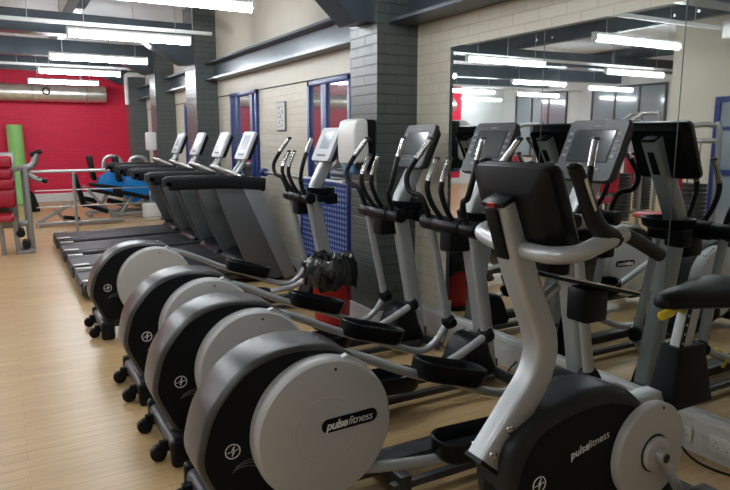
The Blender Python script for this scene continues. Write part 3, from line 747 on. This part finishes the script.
# handlebar
hb = one('handlebar', 'silver', bk, tube, [B(1.86, .20, 1.245), B(1.6, .22, 1.27), B(1.46, .235, 1.255), B(1.37, .215, 1.24), B(1.33, .08, 1.225), B(1.31, -.06, 1.225), B(1.30, -.16, 1.228), B(1.35, -.215, 1.238), B(1.42, -.235, 1.265), B(1.50, -.235, 1.285)], .025, 8, 16)
for s in (-1, 1):
    xs = 1.50 if s < 0 else 1.5
    one('end_grip', 'grip', hb, tube, [B(1.49, -.235, 1.288), B(1.56, -.23, 1.26), B(1.68, -.225, 1.205)] if s < 0 else [B(1.60, .22, 1.27), B(1.72, .212, 1.258), B(1.80, .205, 1.25)], .021 if s < 0 else .028)
    h = one('upright_grip', 'grip', hb, tube, [B(1.47+.08*(s > 0), s*.235, 1.27), B(1.41+.08*(s > 0), s*.232, 1.30), B(1.37+.08*(s > 0), s*.23, 1.35), B(1.335+.08*(s > 0), s*.228, 1.42), B(1.305+.08*(s > 0), s*.225, 1.472)], lambda q: .028-.008*q, 8)
    one('pulse_sensor', 'chrome', h, lambda bm: obox(bm, B(1.342+.08*(s > 0), s*.2285-.021, 1.40), .010, .008, .10, Matrix.Rotation(math.radians(-27), 3, 'Y'), .003))
    one('grip_cap', 'black', h, lambda bm: ball(bm, B(1.304+.08*(s > 0), s*.225, 1.474), .021, .5))
# console (screen towards +x)
Rc = Matrix.Rotation(math.radians(180), 3, 'Z') @ Matrix.Rotation(math.radians(22), 3, 'Y')
cm = Matrix.Translation(B(1.345, -.005, 1.352)) @ Rc.to_4x4()
def cslab(bm, layers, rad=.03):
    rings = [[bm.verts.new(cm @ V((x, y, z+zo))) for y, z in rrect(w, h, rad, 5)] for x, w, h, zo in layers]
    k = len(rings[0])
    for a, b in zip(rings, rings[1:]):
        for j in range(k): bm.faces.new((a[j], a[(j+1) % k], b[(j+1) % k], b[j]))
    bm.faces.new(rings[0][::-1]); bm.faces.new(rings[-1])
cs = one('console', 'black', bk, cslab, [(-.02, .315, .255, 0), (.01, .325, .27, 0), (.025, .32, .265, 0), (.055, .25, .17, -.01), (.065, .2, .12, -.015)])
one('console_bezel', 'bezel', cs, cslab, [(-.028, .31, .25, 0), (-.018, .318, .26, 0)])
one('screen', 'screen', cs, lambda bm: slab2(bm, cm, -.030, 0, .02, .2, .13))
one('console_screw', 'dark', cs, lambda bm: [cyl(bm, cm @ V((.03, y, z)), cm @ V((.042, y, z)), .006, 8) for y in (-.11, .11) for z in (-.09, .08)])
one('console_neck', 'black', bk, lambda bm: box(bm, 1.255-BX, 1.34-BX, -.035, .035, 1.29, 1.38, .01))
# phone tray
tr = one('accessory_tray', 'black', bk, lambda bm: (obox(bm, B(1.58, -.03, 1.095), .38, .15, .012, Matrix.Rotation(.25, 3, 'Y'), .004)))
one('tray_rim', 'chrome', tr, lambda bm: (obox(bm, B(1.58, -.106, 1.102), .38, .004, .004, Matrix.Rotation(.25, 3, 'Y')),))
one('bottle_pocket', 'black', tr, lambda bm: (box(bm, 1.575-BX, 1.675-BX, -.06, .03, .96, 1.075, .012)))
one('tray_strut', 'silver', tr, lambda bm: tube(bm, [B(1.39, 0, 1.03), B(1.50, 0, 1.085)], .016, smooth=False))
# saddle assembly
one('seat_neck', 'silver', bk, lambda bm: prism(bm, [(1.85-BX, .58), (1.87-BX, .635), (2.02-BX, .64), (2.04-BX, .60), (2.10-BX, .50), (1.97-BX, .45)], -.035, .035, .008, 2))
def shroud(bm):
    lo = [(x, y) for x, y in rrect(.24, .13, .02, 3)]; hi = [(x, y) for x, y in rrect(.155, .085, .015, 3)]
    a = [bm.verts.new((2.175-BX+x, y, .565)) for x, y in lo]; b = [bm.verts.new((2.175-BX+x, y, .785)) for x, y in hi]
    k = len(a)
    for j in range(k): bm.faces.new((a[j], a[(j+1) % k], b[(j+1) % k], b[j]))
    bm.faces.new(a[::-1]); bm.faces.new(b)
one('seat_shroud', 'matte', bk, shroud)
sp = one('seat_post', 'silver', bk, lambda bm: sweep(bm, [B(2.12, 0, .62), B(2.21, 0, .99)], rrect(.05, .075, .012), ref=(0, 1, 0)))
def holes(bm):
    for k in range(6):
        q = .25+.12*k; c = B(2.12+.09*q/.85*.85-.018, 0, .62+.37*q); cyl(bm, c+V((0, -.026, 0)), c+V((0, -.0245, 0)), .007, 8)
one('height_scale', 'matte', sp, lambda bm: obox(bm, B(2.148, -.025, .87), .022, .003, .18, Matrix.Rotation(math.radians(13.7), 3, 'Y')))
def hl(bm):
    for k in range(5):
        z = .80+.034*k; cyl(bm, B(2.148+(z-.87)*.243, -.0265, z), B(2.148+(z-.87)*.243, -.0272, z), .005, 8)
one('height_hole', 'steel', sp, hl)
one('adjusting_knob', 'yellow', bk, lambda bm: (cyl(bm, B(1.99, -.03, .925), B(2.06, -.02, .93), .017, 16, .004)))
one('knob_stem', 'yellow', bk, lambda bm: (tube(bm, [B(2.05, -.02, .93), B(2.10, -.01, .93), B(2.16, 0, .91)], .009)))
def saddle(bm):
    st = [(1.98, .028, 1.0, .025), (2.02, .055, 1.005, .04), (2.10, .075, 1.005, .045), (2.20, .105, 1.0, .05), (2.30, .145, 1.0, .055), (2.38, .16, 1.005, .058), (2.44, .15, 1.005, .05), (2.47, .10, 1.005, .03)]
    rings = []
    for x, w, z, h in st:
        rings.append([bm.verts.new(B(x, w*math.cos(a), z+(h*math.sin(a) if math.sin(a) > 0 else h*.7*math.sin(a))-.2*h*(abs(math.cos(a)))**3)) for a in [2*math.pi*i/24 for i in range(24)]])
    for a, b in zip(rings, rings[1:]):
        for j in range(24): bm.faces.new((a[j], a[(j+1) % 24], b[(j+1) % 24], b[j]))
    bm.faces.new(rings[0][::-1]); bm.faces.new(rings[-1])
sd = one('saddle', 'black', bk, saddle)
sd.location = (.035, 0, -.042)
m_ = sd.modifiers.new('s', 'SUBSURF'); m_.levels = 1; m_.render_levels = 2

# ------------------------------------------------------------------ background machines
# red padded chest machine at the left edge
g = thing('weight_machine', 'red padded weight machine with silver frame at the left edge', 'weight machine', (0, 9.9, 0))
def pad(name, x0, x1, y0, y1, z0, z1): one(name, 'redpad', g, box, x0, x1, y0, y1, z0, z1, .035, 3)
pad('back_pad', -.3, .14, -.2, .2, .62, .86); pad('back_pad', -.3, .13, -.2, .2, 1.0, 1.14); pad('back_pad', -.3, .14, -.2, .2, .86, 1.0); pad('head_pad', -.3, .13, -.2, .2, 1.15, 1.30); pad('seat_pad', -.35, .10, -.55, .1, .47, .55)
def gf(bm):
    for x, y in ((.28, .5), (.30, -.1), (.12, -.25), (-.05, -.25)):
        sweep(bm, [V((x, y, 0)), V((x-.02, y, 1.15 if y > -.2 else .5))], rrect(.06, .06, .01))
    box(bm, .1, .32, -.3, .55, 0.0, .05, .01); box(bm, -.3, .16, .18, .26, .3, 1.34, .01); box(bm, .05, .3, -.1, -.02, .35, .42, .01)
    sweep(bm, [V((.08, .1, 1.1)), V((.36, .1, 1.16))], rrect(.07, .07, .01))
one('frame', 'gymgrey', g, gf)
one('lever_arm', 'gymgrey', g, lambda bm: (tube(bm, [(.26, 0, 1.10), (.38, 0, 1.18), (.42, 0, 1.27), (.44, 0, 1.34)], .042), tube(bm, [(.26, 0, 1.10), (.38, -.05, 1.0), (.48, -.1, .96)], .036)))
each('lever_grip', 'grip', g, lambda bm: cyl(bm, (.36, 0, 1.31), (.50, -.02, 1.36), .032), lambda bm: cyl(bm, (.42, -.07, .99), (.53, -.12, .95), .03))
one('leg_roller', 'grip', g, lambda bm: (cyl(bm, (.16, -.3, .28), (.16, .0, .28), .055, 20, .01), cyl(bm, (.22, -.3, .12), (.22, 0, .12), .05, 20, .01)))
# green mat roll leaning on the red wall
tag(one('exercise_mat', 'green', None, lambda bm: (sweep(bm, [V((.36, 16.95, .0)), V((.34, 17.05, 1.82))], circ(.17, 24)))), 'upright green foam mat roll against the red wall', 'mat')
one_o = tag(one('kit_bag', 'matte', None, lambda bm: prism(bm, smooth2([(.38, .0), (.40, .35), (.47, .45), (.56, .38), (.64, .08), (.62, 0)], 3), 15.0, 15.25, .04)), 'black bag-shaped weight on the floor behind the silver lever machine', 'bag')
# steel railing
rl = thing('steel_railing', 'steel railing with thin horizontal rods behind the treadmill ends', 'railing', (0, 11.6, 0))
one('top_rail', 'steel', rl, tube, [(.40, 0, 1.0), (2.35, 0, 1.0)], .026, smooth=False)
for x in (1.03, 2.55): one('rail_post', 'steel', rl, lambda bm: tube(bm, [(x, 0, 0), (x, 0, .95), ] if x < 2 else [(2.66, 0, 0), (2.62, 0, .4), (2.5, 0, .68)], .026, smooth=x > 2))
for z, x1 in ((.69, 2.5), (.42, 2.62), (.16, 2.65)): one('rail_rod', 'steel', rl, tube, [(.45, 0, z), (x1, 0, z)], .009, smooth=False)
# leg curl bench
lc = thing('leg_bench', 'grey framed leg bench with black rollers behind the railing', 'bench', (0, 12.4, 0))
def lf(bm):
    sweep(bm, [V((.45, 0, .05)), V((1.9, 0, .05))], rrect(.07, .07, .01)); sweep(bm, [V((.48, 0, .08)), V((1.15, 0, .45))], rrect(.06, .06, .01))
    sweep(bm, [V((1.1, -.3, 0)), V((1.1, .3, 0)), ], rrect(.07, .07, .01), ref=(0, 0, 1)); sweep(bm, [V((.48, -.25, .03)), V((.48, .25, .03))], rrect(.05, .05, .01))
    sweep(bm, [V((.75, 0, .3)), V((.95, 0, .05))], rrect(.05, .05, .01)); sweep(bm, [V((1.25, 0, .7)), V((1.75, 0, .1))], rrect(.05, .05, .01))
one('frame', 'gymgrey', lc, lf)
one('back_pad', 'black', lc, lambda bm: obox(bm, (1.17, 0, .62), .09, .3, .62, Matrix.Rotation(math.radians(-14), 3, 'Y'), .03))
one('seat_pad', 'black', lc, lambda bm: obox(bm, (1.42, 0, .30), .45, .3, .08, Matrix.Rotation(math.radians(22), 3, 'Y'), .03))
each('roller', 'grip', lc, lambda bm: cyl(bm, (.9, -.1, .16), (1.15, .1, .1), .035), lambda bm: cyl(bm, (1.35, 0, .72), (1.9, .05, .62), .035))
# bikes with blue guards by the red wall
def rbike(x, y, lab):
    r = thing('recumbent_bike', lab, 'exercise bike', (x, y, 0), 'bikes with blue guards near the red wall')
    def f(bm):
        box(bm, -.5, .75, -.05, .05, .05, .12, .01); tube(bm, [(-.35, 0, .1), (-.1, 0, .45), (.1, 0, .7)], .035); tube(bm, [(.1, 0, .1), (.35, 0, .45), (.55, 0, .1)], .035)
        box(bm, -.52, -.44, -.28, .28, 0, .07, .01); box(bm, .7, .78, -.28, .28, 0, .07, .01)
    one('frame', 'gymgrey', r, f)
    one('guard', 'bluedisc', r, lambda bm: prism(bm, smooth2([(-.32, .50), (-.24, .76), (.0, .88), (.26, .80), (.38, .56), (.25, .46), (-.2, .44)], 3), -.09, .09, .02))
    one('wheel_ring', 'steel', r, lambda bm: torus_y(bm, (.38, -.12, .42), .2, .03))
    one('wheel_disc', 'bluedisc', r, lambda bm: cyl(bm, (.38, -.1, .42), (.38, -.05, .42), .17, 28))
    one('seat_back', 'black', r, lambda bm: obox(bm, (-.38, 0, .95), .09, .36, .5, Matrix.Rotation(math.radians(-8), 3, 'Y'), .035))
    one('handle_hoop', 'steel', r, tube, [(-.2, -.15, .9), (-.15, -.15, 1.12), (0, -.15, 1.18), (.14, -.15, 1.1), (.16, -.15, .85)], .035)
    one('crank', 'black', r, lambda bm: (tube(bm, [(-.5, -.16, .55), (-.2, -.16, .48), (.15, -.16, .38)], .04), cyl(bm, (-.6, -.2, .38), (-.35, -.1, .3), .05)))
rbike(1.93, 13.7, 'left one of the two bikes with blue guards near the red wall')
rbike(2.30, 13.0, 'right one of the two bikes with blue guards, nearer the far columns')
# white boxes low by the wall
tag(one('white_heater', 'white', None, box, 2.30, 2.58, 12.40, 12.8, 0, .30, .03), 'low white unit at the foot of a far dark column', 'heater')

# machines standing across the room, seen in the mirror
def station(x, y, rz, lab, h=1.9):
    s = thing('cable_station', lab, 'weight machine', (x, y, 0), 'red padded machines seen in the mirror', rz)
    def f(bm):
        for a in (-.35, .35): tube(bm, [(.0, a, 0), (.0, a, h-.15), (.05, a*.8, h), (.3, a*.6, h)], .035, 4)
        tube(bm, [(0, -.35, h-.2), (0, .35, h-.2)], .035, smooth=False); box(bm, -.1, 1.0, -.05, .05, 0, .06, .01); box(bm, -.05, .05, -.4, .4, 0, .06, .01); box(bm, .9, 1.0, -.3, .3, 0, .06, .01)
        tube(bm, [(.3, -.2, h), (.8, -.2, h-.35)], .03, smooth=False); tube(bm, [(.3, .2, h), (.8, .2, h-.35)], .03, smooth=False); tube(bm, [(.65, 0, 0), (.62, 0, .5)], .035, smooth=False); tube(bm, [(.32, 0, 0), (.30, 0, 1.1)], .035, smooth=False)
    one('frame', 'gymgrey', s, f)
    def st(bm):
        for k in range(14): box(bm, -.02, .14, -.2, .2, .1+.06*k, .152+.06*k, .004)
    one('weight_stack', 'charcoal', s, st)
    one('guide_rod', 'chrome', s, lambda bm: (cyl(bm, (.06, -.1, .1), (.06, -.1, h-.2), .01, 8), cyl(bm, (.06, .1, .1), (.06, .1, h-.2), .01, 8)))
    one('back_pad', 'redpad', s, box, .33, .41, -.17, .17, .6, 1.25, .035, 3)
    one('seat_pad', 'redpad', s, box, .42, .82, -.19, .19, .46, .54, .03, 3)
    one('handle', 'grip', s, lambda bm: (cyl(bm, (.8, -.2, h-.35), (.95, -.2, h-.42), .02), cyl(bm, (.8, .2, h-.35), (.95, .2, h-.42), .02)))
station(-2.2, 3.7, 0, 'weight machine with a red seat, reflected behind the bike saddle')
station(-2.4, 5.4, .3, 'weight machine with a red backrest, reflected right of the largest console', 1.7)
station(-3.6, 7.6, -.2, 'weight machine reflected left of the largest console', 1.8)
station(-5.6, 8.6, .4, 'weight machine farthest across the room in the mirror', 2.0)
station(-2.2, 8.2, .6, 'weight machine reflected between the two nearest consoles', 1.75)

# ------------------------------------------------------------------ world, camera
w = bpy.data.worlds.new('world'); bpy.context.scene.world = w; w.use_nodes = True
w.node_tree.nodes['Background'].inputs[0].default_value = (.6, .7, .8, 1); w.node_tree.nodes['Background'].inputs[1].default_value = .3
F, HY, VX, CX, CY, H = 640., 137., -2., 365., 245., 1.55
p = math.atan((CY-HY)/F); a = math.atan((CX-VX)/(F/math.cos(p)))
cam = bpy.data.cameras.new('camera'); co = bpy.data.objects.new('camera', cam); C.objects.link(co)
cam.sensor_width = 36; cam.lens = F/730*36; cam.clip_start = .05
co.location = (0, 0, H); co.rotation_euler = (math.pi/2-p, 0, -a)
bpy.context.scene.camera = co
vs = bpy.context.scene.view_settings
vs.view_transform = 'Standard'; vs.look = 'None'; vs.gamma = 1; vs.exposure = 0.45; vs.use_curve_mapping = False
